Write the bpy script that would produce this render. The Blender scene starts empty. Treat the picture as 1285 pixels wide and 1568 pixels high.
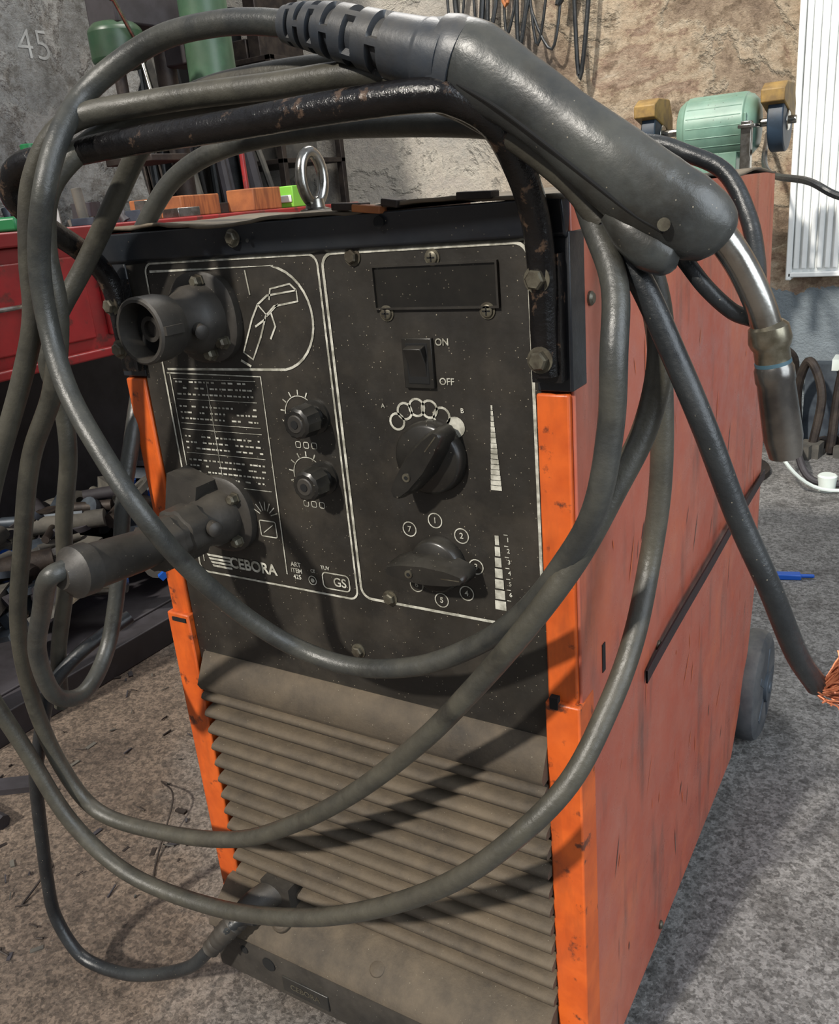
import bpy, math, random
from mathutils import Vector, Matrix, noise as mnoise
random.seed(7)
scene=bpy.context.scene
COL=scene.collection
try:
    scene.view_settings.view_transform='Standard'
except Exception: pass

def srgb(r,g,b):
    def f(c):
        c/=255.0
        return c/12.92 if c<=0.04045 else ((c+0.055)/1.055)**2.4
    return (f(r),f(g),f(b),1)

# ---------------------------------------------------------------- materials
def mat(name,c1,c2=None,scale=8,lo=.4,hi=.6,rough=.5,metal=0,bump=0,bscale=60,dust=0,dustc=(150,138,115),
        dots=0,dotc=(150,142,124),dscale=420,spec=.5,c3=None,scale3=3,lo3=.5,hi3=.6,stretch=None,upd=.6,rvar=0,
        c4=None,scale4=30,lo4=.6,hi4=.64,stretch4=(1,1,1)):
    m=bpy.data.materials.new(name); m.use_nodes=True
    nt=m.node_tree; N=nt.nodes; L=nt.links
    b=N['Principled BSDF']
    tc=N.new('ShaderNodeTexCoord'); out=tc.outputs['Object']
    def mapped(st):
        mp=N.new('ShaderNodeMapping'); mp.inputs['Scale'].default_value=st; L.new(out,mp.inputs[0]); return mp.outputs[0]
    src=mapped(stretch) if stretch else out
    def noi(s,det=6,rg=.6,vec=None):
        n=N.new('ShaderNodeTexNoise'); n.inputs['Scale'].default_value=s; n.inputs['Detail'].default_value=det
        n.inputs['Roughness'].default_value=rg; L.new(vec or src,n.inputs['Vector']); return n.outputs['Fac']
    def rng(v,a,bb,to=1.0):
        r=N.new('ShaderNodeMapRange'); r.inputs[1].default_value=a; r.inputs[2].default_value=bb
        r.inputs[3].default_value=0; r.inputs[4].default_value=to; L.new(v,r.inputs[0]); return r.outputs[0]
    def mix(fac,a,bc):
        x=N.new('ShaderNodeMix'); x.data_type='RGBA'; L.new(fac,x.inputs[0])
        if isinstance(a,tuple): x.inputs[6].default_value=a
        else: L.new(a,x.inputs[6])
        if isinstance(bc,tuple): x.inputs[7].default_value=bc
        else: L.new(bc,x.inputs[7])
        return x.outputs[2]
    col=srgb(*c1)
    if c2: col=mix(rng(noi(scale),lo,hi),col,srgb(*c2))
    if c3: col=mix(rng(noi(scale3,8,.65),lo3,hi3),col,srgb(*c3))
    if c4: col=mix(rng(noi(scale4,5,.6,mapped(stretch4)),lo4,hi4),col,srgb(*c4))
    if dust>0:
        g=N.new('ShaderNodeNewGeometry'); sx=N.new('ShaderNodeSeparateXYZ'); L.new(g.outputs['Normal'],sx.inputs[0])
        up=rng(sx.outputs[2],-.2,.9,upd)
        ad=N.new('ShaderNodeMath'); ad.operation='ADD'; L.new(up,ad.inputs[0]); ad.inputs[1].default_value=.3
        mu=N.new('ShaderNodeMath'); mu.operation='MULTIPLY'; L.new(ad.outputs[0],mu.inputs[0])
        L.new(rng(noi(14,8,.7),.25,.75,dust),mu.inputs[1]); mu.use_clamp=True
        col=mix(mu.outputs[0],col,srgb(*dustc))
    if dots>0:
        v=N.new('ShaderNodeTexVoronoi'); v.inputs['Scale'].default_value=dscale; L.new(out,v.inputs['Vector'])
        a=rng(v.outputs['Distance'],.24,.10)
        sc=N.new('ShaderNodeSeparateColor'); L.new(v.outputs['Color'],sc.inputs[0])
        g=rng(sc.outputs[0],1-dots,1-dots+.01)
        mu=N.new('ShaderNodeMath'); mu.operation='MULTIPLY'; L.new(a,mu.inputs[0]); L.new(g,mu.inputs[1])
        m2=N.new('ShaderNodeMath'); m2.operation='MULTIPLY'; L.new(mu.outputs[0],m2.inputs[0]); L.new(sc.outputs[1],m2.inputs[1])
        col=mix(m2.outputs[0],col,srgb(*dotc))
    if isinstance(col,tuple): b.inputs['Base Color'].default_value=col
    else: L.new(col,b.inputs['Base Color'])
    b.inputs['Roughness'].default_value=rough; b.inputs['Metallic'].default_value=metal
    b.inputs['Specular IOR Level'].default_value=spec
    if rvar:
        r=N.new('ShaderNodeMapRange'); r.inputs[1].default_value=.3; r.inputs[2].default_value=.7
        r.inputs[3].default_value=max(0,rough-rvar); r.inputs[4].default_value=min(1,rough+rvar)
        L.new(noi(25,6,.7),r.inputs[0]); L.new(r.outputs[0],b.inputs['Roughness'])
    if bump>0:
        bp=N.new('ShaderNodeBump'); bp.inputs['Strength'].default_value=bump; bp.inputs['Distance'].default_value=.004
        L.new(noi(bscale,6,.65),bp.inputs['Height']); L.new(bp.outputs[0],b.inputs['Normal'])
    return m

M={}
M['panel']=mat('black_panel_paint',(20,19,18),(30,28,26),6,rough=.45,dust=.5,dustc=(88,81,69),dots=.18,bump=.05,bscale=200,rvar=.12,c4=(60,55,48),scale4=12,lo4=.5,hi4=.85)
M['header']=mat('dark_blue_black_sheet',(13,19,28),(26,32,39),9,rough=.36,dust=.35,dustc=(96,90,80),bump=.1,rvar=.1,dots=.05)
M['top']=mat('dirty_top_sheet',(60,54,48),(90,78,64),12,rough=.6,dust=.7,bump=.3)
M['orange']=mat('orange_front_paint',(204,90,26),(184,76,20),20,rough=.42,dust=.15,c3=(92,42,24),scale3=38,lo3=.59,hi3=.66,bump=.05,c4=(126,56,24),scale4=10,lo4=.5,hi4=.8,stretch4=(3,1,.6))
M['side']=mat('faded_orange_side_paint',(156,64,42),(174,92,70),3,.35,.65,rough=.36,c3=(186,92,54),scale3=4,lo3=.54,hi3=.72,bump=.08,bscale=12,dust=.7,dustc=(164,126,112),
   c4=(98,50,40),scale4=8,lo4=.54,hi4=.74,stretch4=(1,2.6,.5),rvar=.14)
M['red']=mat('red_bench_paint',(150,24,30),(116,18,24),6,rough=.4,bump=.05,dust=.15,c4=(90,30,28),scale4=20,lo4=.58,hi4=.65)
M['grille']=mat('dusty_plastic_louvre',(44,39,33),(64,56,45),9,rough=.75,dust=.95,dustc=(110,96,77),bump=.2,bscale=300,c4=(32,29,26),scale4=16,lo4=.5,hi4=.75,dots=.06)
M['black']=mat('black_plastic',(20,20,21),(30,30,30),20,rough=.4,dust=.35,dustc=(100,94,82))
M['knob']=mat('knob_plastic',(11,11,12),(18,18,18),20,rough=.3,dust=.45,dustc=(100,95,85),dots=.08)
M['plug']=mat('plug_plastic',(27,26,25),(41,39,37),25,rough=.5,dust=.55,dustc=(106,98,86),bump=.12,dots=.05)
M['dark']=mat('dark_interior',(9,9,9),rough=.9)
M['white']=mat('white_print',(192,190,178),(132,130,118),70,rough=.6)
M['slotgrey']=mat('window_film',(18,18,18),rough=.25,dust=.35,dustc=(90,84,74),dots=.15)
M['hose']=mat('grey_rubber_hose',(38,41,42),(54,55,52),30,rough=.38,dust=.6,dustc=(106,102,90),bump=.2,bscale=140,upd=.45,rvar=.12,c4=(26,28,29),scale4=24,lo4=.55,hi4=.7)
M['hose2']=mat('dusty_rubber_cable',(44,44,40),(58,57,50),30,rough=.43,dust=.7,dustc=(110,104,90),bump=.2,bscale=140,upd=.45,rvar=.12,c4=(30,30,28),scale4=24,lo4=.55,hi4=.7)
M['blackhose']=mat('black_rubber_cable',(18,21,25),(29,32,35),30,rough=.36,dust=.4,dustc=(86,88,85),bump=.25,bscale=90,dots=.06,rvar=.1)
M['handle']=mat('chipped_black_handle',(12,11,12),(22,20,20),30,rough=.2,c3=(80,64,52),scale3=46,lo3=.58,hi3=.64,bump=.4,bscale=80,rvar=.12)
M['torch']=mat('torch_grip_plastic',(40,44,47),(56,60,60),10,rough=.34,dust=.6,dustc=(108,103,90),bump=.16,bscale=60,rvar=.14,c4=(24,26,27),scale4=18,lo4=.52,hi4=.7,dots=.05)
M['torchblue']=mat('torch_collar_rubber',(29,37,47),(43,51,61),16,rough=.4,dust=.4,bump=.12)
M['steel']=mat('worn_steel',(172,170,164),(130,126,118),30,rough=.2,metal=.95,bump=.06,rvar=.08)
M['nozzle']=mat('burnt_nozzle_steel',(96,94,92),(136,132,126),25,rough=.26,metal=.9,bump=.08)
M['bolt']=mat('zinc_bolt',(110,106,92),(76,70,60),60,rough=.45,metal=.6,bump=.1)
M['brass']=mat('dull_nickel_ring',(160,154,138),(116,110,94),40,rough=.28,metal=.9)
M['copper']=mat('copper_strands',(196,122,88),(150,88,62),60,rough=.45,metal=.5)
M['teal']=mat('teal_band',(56,82,94),rough=.5)
M['strap']=mat('dark_strap',(44,26,28),(30,20,22),30,rough=.6)
M['green']=mat('grinder_green_paint',(112,146,130),(92,126,112),8,rough=.4,bump=.05,dust=.25,dustc=(150,140,110),dots=.15,dotc=(60,70,60),dscale=90)
M['dgreen']=mat('machine_dark_green',(22,60,38),(18,46,30),8,rough=.4,dust=.2)
M['lgreen']=mat('machine_mid_green',(56,88,66),(44,72,54),8,rough=.4,dust=.2)
M['yellow']=mat('guard_yellow',(150,118,54),(112,86,42),20,rough=.6,dust=.3)
M['blue']=mat('guard_blue',(44,60,76),(34,46,58),20,rough=.5)
M['radiator']=mat('white_enamel',(244,246,244),(232,234,232),6,rough=.4)
M['wood']=mat('wood_block',(160,98,54),(126,74,42),12,rough=.7,stretch=(1,8,1))
M['cardboard']=mat('grey_junk',(92,88,80),(62,60,56),10,rough=.8,bump=.2)
M['rust']=mat('rusty_dark_steel',(62,54,48),(42,36,34),20,rough=.6,metal=.4,bump=.3)
M['bluejunk']=mat('blue_grey_junk',(72,80,88),(50,56,64),14,rough=.5,metal=.3)
M['bottle']=mat('white_bottle',(206,214,208),rough=.35)
M['gcap']=mat('green_cap',(20,100,56),rough=.4)
M['lime']=mat('lime_label',(120,186,64),rough=.5)
M['tyre']=mat('grey_rubber_tyre',(48,53,60),(66,71,78),14,rough=.7,dust=.4,bump=.1)
M['paintblue']=mat('bright_blue_plastic',(20,80,170),rough=.4)
M['rail']=mat('bench_rail_steel',(50,46,50),(36,32,34),10,rough=.6,dust=.3,dustc=(90,90,95))
M['scuff']=mat('bright_orange_scuff',(196,96,48),(176,82,42),40,rough=.5)
M['chip']=mat('bare_chip',(106,84,74),(70,52,48),60,rough=.6)
M['chalk']=mat('chalk',(158,160,158),(134,136,134),30,rough=.9)

# ---------------------------------------------------------------- mesh builder
def empty(name,loc=(0,0,0)):
    e=bpy.data.objects.new(name,None); e.empty_display_size=.05; COL.objects.link(e); return e
class MB:
    def __init__(s): s.v=[];s.f=[];s.mi=[];s.mats=[];s.cur=0
    def use(s,k):
        m=M[k]
        if m not in s.mats: s.mats.append(m)
        s.cur=s.mats.index(m); return s
    def add(s,vs,fs):
        o=len(s.v); s.v+= [tuple(v) for v in vs]
        for f in fs: s.f.append(tuple(i+o for i in f)); s.mi.append(s.cur)
    def box(s,a,b,rot=None,piv=None):
        x0,y0,z0=a;x1,y1,z1=b
        vs=[Vector(p) for p in [(x0,y0,z0),(x1,y0,z0),(x1,y1,z0),(x0,y1,z0),(x0,y0,z1),(x1,y0,z1),(x1,y1,z1),(x0,y1,z1)]]
        if rot is not None:
            c=Vector(piv) if piv else sum(vs,Vector())/8
            vs=[rot@(v-c)+c for v in vs]
        s.add(vs,[(0,3,2,1),(4,5,6,7),(0,1,5,4),(1,2,6,5),(2,3,7,6),(3,0,4,7)]); return s
    def lathe(s,org,axis,prof,seg=32,ph=0,mod=None):
        org=Vector(org);ax=Vector(axis).normalized()
        u=ax.orthogonal().normalized(); w=ax.cross(u)
        vs=[]
        for d,r in prof:
            for i in range(seg):
                a=2*math.pi*i/seg+ph; rr=r*(mod(i,d) if mod else 1)
                vs.append(org+ax*d+(u*math.cos(a)+w*math.sin(a))*rr)
        fs=[]
        for k in range(len(prof)-1):
            for i in range(seg):
                j=(i+1)%seg
                fs.append((k*seg+i,k*seg+j,(k+1)*seg+j,(k+1)*seg+i))
        fs.append(tuple(range(seg))[::-1]); n=(len(prof)-1)*seg
        fs.append(tuple(n+i for i in range(seg)))
        s.add(vs,fs); return s
    def cyl(s,p0,p1,r,r1=None,seg=20):
        p0=Vector(p0);p1=Vector(p1); L=(p1-p0).length
        s.lathe(p0,p1-p0,[(0,r),(L,r if r1 is None else r1)],seg); return s
    def prism(s,poly,axis,a,b):
        n=len(poly); vs=[]
        for t in (a,b):
            for p in poly:
                if axis==0: vs.append((t,p[0],p[1]))
                elif axis==1: vs.append((p[0],t,p[1]))
                else: vs.append((p[0],p[1],t))
        fs=[tuple(range(n)),tuple(range(n,2*n))[::-1]]
        for i in range(n):
            j=(i+1)%n; fs.append((i,j,n+j,n+i))
        s.add(vs,fs); return s
    def sweep(s,pts,rad,seg=14,sub=8,rfun=None,ell=(1,1),fixed=False,cap=True):
        P,R=smooth(pts,rad,sub)
        n=len(P); T=[(P[min(i+1,n-1)]-P[max(i-1,0)]).normalized() for i in range(n)]
        u=Vector((0,1,0)) if fixed else T[0].orthogonal().normalized()
        vs=[]
        for i in range(n):
            u=(u-T[i]*u.dot(T[i])).normalized() if not fixed else (Vector((0,1,0))-T[i]*T[i].y).normalized()
            w=T[i].cross(u)
            for k in range(seg):
                a=2*math.pi*k/seg
                r=R[i]*(rfun(i/(n-1),k/seg) if rfun else 1)
                vs.append(P[i]+(u*math.cos(a)*ell[0]+w*math.sin(a)*ell[1])*r)
        fs=[]
        for i in range(n-1):
            for k in range(seg):
                j=(k+1)%seg; fs.append((i*seg+k,i*seg+j,(i+1)*seg+j,(i+1)*seg+k))
        if cap:
            fs.append(tuple(range(seg))[::-1]); fs.append(tuple((n-1)*seg+k for k in range(seg)))
        s.add(vs,fs); return s
    def obj(s,name,parent=None,smooth_a=35,bevel=0,bseg=2):
        me=bpy.data.meshes.new(name); me.from_pydata(s.v,[],s.f)
        for m in s.mats: me.materials.append(m)
        for p,i in zip(me.polygons,s.mi): p.material_index=i; p.use_smooth=True
        me.update()
        import bmesh
        bm=bmesh.new(); bm.from_mesh(me); bmesh.ops.recalc_face_normals(bm,faces=bm.faces); bm.to_mesh(me); bm.free()
        try: me.set_sharp_from_angle(angle=math.radians(smooth_a))
        except Exception: pass
        ob=bpy.data.objects.new(name,me); COL.objects.link(ob)
        if bevel>0:
            b=ob.modifiers.new('bevel','BEVEL'); b.width=bevel; b.segments=bseg; b.limit_method='ANGLE'; b.angle_limit=math.radians(40)
        if parent: ob.parent=parent
        return ob
def smooth(pts,rad,sub):
    P=[Vector(p) for p in pts]; n=len(P)
    R=list(rad) if isinstance(rad,(list,tuple)) else [rad]*n
    oP=[];oR=[]
    for i in range(n-1):
        p0=P[i-1] if i>0 else P[0]*2-P[1]; p1=P[i];p2=P[i+1]; p3=P[i+2] if i+2<n else P[-1]*2-P[-2]
        for k in range(sub):
            t=k/sub
            oP.append(.5*((2*p1)+(p2-p0)*t+(2*p0-5*p1+4*p2-p3)*t*t+(3*p1-p0-3*p2+p3)*t**3)); oR.append(R[i]*(1-t)+R[i+1]*t)
    oP.append(P[-1]);oR.append(R[-1]); return oP,oR
def mm(l): return [(a/1000,b/1000,c/1000) for a,b,c in l]

# ================================================================= WELDING MACHINE
WM=empty('welding_machine')
X0,X1=-.015,.505; D=.835
b=MB().use('dark'); b.box((X0+.006,.012,.09),(X1-.006,.70,.985)); b.box((X0+.006,.70,.33),(X1-.006,D-.01,.985)); b.obj('inner_body',WM)
def sheet(x,name,th):
    poly=[(0.0,.045),(0.69,.045),(.735,.10),(.80,.20),(.835,.31),(.845,.60),(.835,1.0),(0.004,1.0)]
    bb=MB().use('side'); bb.prism(poly,0,x,x+th); return bb.obj(name,WM,bevel=.0015)
sheet(X1-.003,'side_sheet_right',.004); sheet(X0-.001,'side_sheet_left',.004)
b=MB().use('dark'); b.box((X1+.0005,.055,.565),(X1+.0018,.063,.595))
b.obj('side_slot',WM)
random.seed(4)
b=MB()
for i in range(60):
    b.use('scuff' if random.random()<.5 else 'chip')
    y=random.uniform(.03,.78); z=random.uniform(.08,.95); l=random.uniform(.003,.030); w=random.uniform(.0005,.0018); a=random.choice([1.3,1.5,1.7,.9,1.1])+random.uniform(-.2,.2)
    if y>.66 and z<.3: continue
    dy,dz=math.cos(a),math.sin(a)
    pts=[(-l,-w*.2),(-l*.3,-w),(l*.5,-w*.7),(l,0),(l*.4,w*.8),(-l*.5,w*.5)]
    b.add([(X1+.0016,y+u*dy-v*dz,z+u*dz+v*dy) for u,v in pts],[tuple(range(6))])
b.obj('side_scuffs',WM)
vs=[];fs=[];nx,ny=40,30
for j in range(ny+1):
    for i in range(nx+1):
        x=X0-.002+(X1-X0+.004)*i/nx; y=-.012+(D+.012)*j/ny
        z=1.004+.006*mnoise.noise(Vector((x*9,y*7,0)))+(.004*mnoise.noise(Vector((x*30,1,0))) if j==0 else 0)
        vs.append((x,y,z))
for j in range(ny):
    for i in range(nx): a=j*(nx+1)+i; fs.append((a,a+1,a+nx+2,a+nx+1))
b=MB().use('top'); b.add(vs,fs); o=b.obj('top_sheet',WM); sm=o.modifiers.new('sol','SOLIDIFY'); sm.thickness=.003; sm.offset=-1
b=MB().use('header'); b.prism([(0.0,.969),(-.006,.973),(-.012,1.0),(0.01,1.0)],0,X0,X1)
b.box((X0-.002,-.002,.852),(.018,.03,.975)); b.box((.476,-.002,.852),(X1+.0015,.03,.975))
b.obj('header_strip',WM,bevel=.0015)
b=MB().use('panel'); b.box((.016,0,.505),(.478,.012,.972)); b.obj('front_panel',WM,bevel=.0012)
b=MB().use('dark')
b.lathe((.345,-.013,.992),(0,-1,0),[(0,.005),(.001,.005)],12); b.lathe((.2,-.0125,.985),(0,-1,0),[(0,.002),(.001,.002)],8)
b.obj('header_holes',WM)
b=MB().use('rust')
for (x,w) in ((.30,.03),(.35,.016),(.42,.03)):
    b.box((x,-.016,1.003),(x+w,0.0,1.009),Matrix.Rotation(random.uniform(-.2,.2),3,'Y'))
b.use('wood'); b.box((.322,-.018,1.000),(.350,-.006,1.006),Matrix.Rotation(.12,3,'Y'))
b.obj('torn_lip',WM,bevel=.001)
b=MB().use('orange')
b.box((X0,-.002,.56),(.014,.03,.850)); b.box((.474,-.002,.56),(X1-.002,.03,.850))
b.box((X0-.004,-.008,.05),(.016,.03,.566)); b.box((.473,-.008,.035),(X1+.002,.03,.562))
b.obj('corner_posts',WM,bevel=.002)
b=MB().use('dark'); b.box((.478,-.0085,.556),(.486,.0,.568)); b.box((-.010,-.0095,.556),(.012,.0,.561)); b.obj('post_notch',WM)
b=MB().use('grille')
b.prism([(0.004,.518),(-.003,.517),(-.022,.482),(-.018,.474),(0.012,.476)],0,.026,.473)
z=.472; n_sl=12; pitch=.0243
for i in range(n_sl):
    z0=z-i*pitch-.003
    prof=[(.020,z0+.003),(-.010,z0-.001),(-.0165,z0-.0035),(-.0185,z0-.0075),(-.0165,z0-.0112),(-.008,z0-.0125),(.020,z0-.010)]
    b.prism(prof,0,.024,.473)
b.obj('louvre_grille',WM,smooth_a=60)
b=MB().use('dark'); b.box((.02,.014,.15),(.474,.022,.48)); b.obj('grille_back',WM)
b=MB().use('grille')
b.prism([(.03,.184),(-.018,.182),(-.060,.150),(-.064,.140),(-.05,.138),(.03,.150)],0,.006,.4725)
b.lathe((.115,-.036,.166),(0,-.6,1),[(0,.014),(.006,.014),(.010,.010)],20)
b.lathe((.26,-.04,.163),(0,-.6,1),[(0,.010),(.002,.010),(.003,.008)],20)
b.obj('base_shelf',WM,bevel=.0015)
b=MB().use('plug')
b.prism([(.03,.150),(-.056,.142),(-.060,.134),(-.058,.070),(-.050,.060),(.08,.060),(.08,.150)],0,.008,.4725)
b.obj('base_plate',WM,bevel=.002)
b=MB().use('dark'); b.lathe((.06,-.0598,.118),(0,-1,0),[(0,.006),(.0008,.006)],20); b.lathe((.10,-.0598,.112),(0,-1,0),[(0,.010),(.0008,.010)],20)
b.obj('base_holes',WM)
for i,x in enumerate((.10,.42)):
    b=MB().use('black'); b.cyl((x-.014,.03,.030),(x+.014,.03,.030),.030,seg=28)
    b.use('rust'); b.box((x-.02,.01,.02),(x-.016,.05,.06)); b.box((x+.016,.01,.02),(x+.02,.05,.06)); b.box((x-.02,.0,.055),(x+.02,.06,.062))
    b.obj('front_castor_%d'%(i+1),WM,bevel=.001)
def wheel(name,x,sgn=1):
    b=MB().use('tyre'); R=.104
    b.lathe((x-.024,.85,R),(1,0,0),[(0,.068),(0.001,.090),(.006,.100),(.014,.104),(.034,.104),(.042,.100),(.047,.090),(.048,.068)],48)
    b.use('bluejunk'); b.lathe((x-.02,.85,R),(1,0,0),[(0,.066),(.03,.066),(.036,.060),(.036,.03),(.05,.028),(.05,.012),(.053,.010)],36)
    for k in range(5):
        a=k*2*math.pi/5; c=Vector((x+.022,.85+.046*math.cos(a),R+.046*math.sin(a))); b.box(c-Vector((.008,.026,.007)),c+Vector((.003,.026,.007)),Matrix.Rotation(a,3,'X'))
    b.obj(name,WM,bevel=.001)
wheel('rear_wheel_1',.508); wheel('rear_wheel_2',-.02)
b=MB().use('rust'); b.cyl((-.02,.85,.104),(.50,.85,.104),.010); b.box((.0,.80,.09),(.02,.86,.34)); b.box((.43,.80,.09),(.45,.86,.34)); b.obj('rear_axle',WM)
b=MB().use('strap')
P=[(X1+.003,.188,.487),(X1+.005,.225,.495),(X1+.008,.30,.506),(X1+.009,.45,.514),(X1+.009,.60,.522),(X1+.007,.72,.520),(X1+.004,.85,.517)]
P2,_=smooth(P,1,6); vs=[];fs=[]
for p in P2: vs+= [p+Vector((0,0,.008)),p-Vector((0,0,.008)),p+Vector((.002,0,-.008)),p+Vector((.002,0,.008))]
for i in range(len(P2)-1):
    a=4*i
    for k in range(4): fs.append((a+k,a+(k+1)%4,a+4+(k+1)%4,a+4+k))
b.add(vs,fs); b.use('bolt'); b.box((X1+.008,.600,.506),(X1+.016,.606,.536)); b.obj('side_strap',WM)
def hexbolt(b,x,z,r=.007,y=0,h=.006,hexa=True):
    b.lathe((x,y,z),(0,-1,0),[(0,r*1.35),(.0012,r*1.35),(.0013,r)],20)
    b.lathe((x,y,z),(0,-1,0),[(0,r),(h*.8,r),(h,r*.8)],6 if hexa else 20,ph=random.random())
b=MB().use('bolt')
for x,z in [(.180,1.000-.012),(.306,.965),(.259,.566),(.307,.636),(.008,.941),(.008,.882)]: hexbolt(b,x,z,.0062,y=(-.010 if z>.98 else 0))
for x,z in [(.386,.961),(.336,.916),(.434,.917)]: hexbolt(b,x,z,.0052,h=.0035,hexa=False)
b.use('dark')
for x,z in [(.386,.961),(.336,.916),(.434,.917)]:
    b.box((x-.0035,-.0039,z-.0006),(x+.0035,-.0030,z+.0006)); b.box((x-.0006,-.0039,z-.0035),(x+.0006,-.0030,z+.0035))
b.obj('panel_screws',WM)
b=MB().use('bolt')
for y,z in [(.04,.92),(.24,.50),(.26,.065),(.60,.54)]:
    b.lathe((X1+.001,y,z),(1,0,0),[(0,.006),(.002,.006),(.004,.004)],14)
b.obj('side_screws',WM)
b=MB().use('panel'); x0,x1,z0,z1=.327,.444,.921,.955; w=.0018
b.box((x0-w,-.0035,z0-w),(x1+w,0,z0)); b.box((x0-w,-.0035,z1),(x1+w,0,z1+w)); b.box((x0-w,-.0035,z0),(x0,0,z1)); b.box((x1,-.0035,z0),(x1+w,0,z1))
b.use('slotgrey'); b.box((x0,-.0012,z0),(x1,0,z1)); b.obj('meter_window',WM)
b=MB().use('knob'); b.box((.350,-.004,.851),(.380,0,.895)); b.use('dark'); b.box((.354,-.0045,.855),(.376,-.003,.891))
b.use('black'); b.prism([(-.004,.889),(-.013,.887),(-.006,.873),(-.004,.858)],0,.356,.374)
b.obj('power_switch',WM,bevel=.0008)
def knob(name,cx,cz,ang,br,L,w,h):
    b=MB().use('knob')
    b.lathe((cx,0,cz),(0,-1,0),[(0,br*.97),(.002,br),(h*.35,br*.95),(h*.42,br*.86),(h*.43,.0)],48)
    c,s=math.cos(ang),math.sin(ang)
    def T(u,v,y): return (cx+u*c-v*s,-y,cz+u*s+v*c)
    outl=[(-L,0),(-L*.93,w*.55),(-L*.6,w*.95),(0,w*1.15),(L*.6,w*.9),(L*.95,w*.45),(L,0),(L*.95,-w*.45),(L*.6,-w*.9),(0,-w*1.15),(-L*.6,-w*.95),(-L*.93,-w*.55)]
    n=len(outl); vs=[]
    for y,k in ((h*.25,1.06),(h*.7,1.0),(h*.94,.94),(h,.84)):
        for u,v in outl: vs.append(T(u*(1 if k>.9 else .96),v*(k if k>.99 else k*.8),y))
    fs=[tuple(range(3*n,4*n))]
    for r in range(3):
        for i in range(n): j=(i+1)%n; fs.append((r*n+i,r*n+j,(r+1)*n+j,(r+1)*n+i))
    b.add(vs,fs); b.obj(name,WM,smooth_a=50)
    b=MB().use('bolt'); p=T(-L*.35,0,h); b.lathe(p,(0,-1,0),[(0,.004),(.001,.004)],14)
    b.use('dark'); a0=T(-L*.35,0,h+.0012); b.lathe(a0,(0,-1,0),[(0,.0018),(.0004,.0018)],10)
    b.use('bolt'); stp=[T(L*.45,.0006,h+.0003),T(L*.9,.0006,h+.0003),T(L*.9,-.0006,h+.0003),T(L*.45,-.0006,h+.0003)]; b.add(stp,[(0,1,2,3)])
    b.obj(name+'_screw',WM)
knob('selector_knob_upper',.371,.789,math.radians(50),.0345,.041,.0125,.034)
knob('selector_knob_lower',.369,.684,math.radians(1),.0275,.0425,.0115,.034)
def skn(name,cx,cz):
    b=MB().use('knob'); b.lathe((cx,0,cz),(0,-1,0),[(0,.017),(.003,.017),(.004,.012),(.012,.012),(.0125,.0155),(.030,.0145),(.032,.012)],24,mod=lambda i,d:(1.07 if i%2 else 1) if d>.012 else 1)
    b.use('plug'); b.lathe((cx,-.032,cz),(0,-1,0),[(0,.009),(.001,.008)],20)
    b.use('dark'); b.lathe((cx,-.0332,cz),(0,-1,0),[(0,.004),(.0006,.004)],16); b.obj(name,WM)
skn('trimmer_knob_1',.242,.819); skn('trimmer_knob_2',.243,.757)
YP=-.0008
G=MB().use('white')
def stroke(pts,w=.0018,closed=False,y=YP):
    P=[Vector((p[0],p[1])) for p in pts]; n=len(P)
    rng=range(n if closed else n-1)
    L=[];Rr=[]
    for i in range(n):
        a=P[i-1] if (i>0 or closed) else P[i]; c=P[(i+1)%n] if (i<n-1 or closed) else P[i]
        d1=(P[i]-a); d2=(c-P[i])
        d=((d1.normalized() if d1.length>0 else Vector((0,0)))+(d2.normalized() if d2.length>0 else Vector((0,0)))).normalized()
        nn=Vector((-d.y,d.x)); L.append(P[i]+nn*w/2); Rr.append(P[i]-nn*w/2)
    vs=[(p.x,y,p.y) for p in L]+[(p.x,y,p.y) for p in Rr]
    G.add(vs,[(i,(i+1)%n,n+(i+1)%n,n+i) for i in rng])
def arc(cx,cz,r,a0,a1,n=12): return [(cx+r*math.cos(math.radians(a0+(a1-a0)*i/n)),cz+r*math.sin(math.radians(a0+(a1-a0)*i/n))) for i in range(n+1)]
def fillr(x0,x1,z0,z1): G.add([(x0,YP,z0),(x1,YP,z0),(x1,YP,z1),(x0,YP,z1)],[(0,1,2,3)])
def fillp(pts): G.add([(a,YP,c) for a,c in pts],[tuple(range(len(pts)))])
def rrect(x0,x1,z0,z1,r,w):
    stroke(arc(x1-r,z1-r,r,0,90,6)+arc(x0+r,z1-r,r,90,180,6)+arc(x0+r,z0+r,r,180,270,6)+arc(x1-r,z0+r,r,270,360,6),w,True)
rrect(.2725,.472,.631,.969,.012,.0028)
rrect(.046,.267,.627,.969,.010,.0022)
stroke([(.052,.961),(.215,.961)]+arc(.205,.912,.049,80,-80,16)+[(.052,.861)],.0024)
stroke([(.050,.857),(.180,.856),(.176,.642)],.0014); stroke([(.054,.857),(.054,.64)],.0014)
stroke([(.180,.958),(.182,.935)],.0016)
ico=[(.239,.938),(.203,.934),(.190,.926),(.180,.912),(.163,.880),(.174,.873),(.188,.895),(.198,.915),(.210,.924),(.239,.928)]
stroke(ico,.0020,True); stroke([(.183,.905),(.197,.912)],.002); stroke([(.205,.918),(.208,.905),(.200,.893)],.002); stroke([(.19,.926),(.2,.915),(.215,.926)],.0015)
stroke([(.205,.930),(.208,.940),(.232,.944),(.239,.938)],.0018)
stroke([(.158,.872),(.170,.866)],.0025)
random.seed(3)
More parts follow.
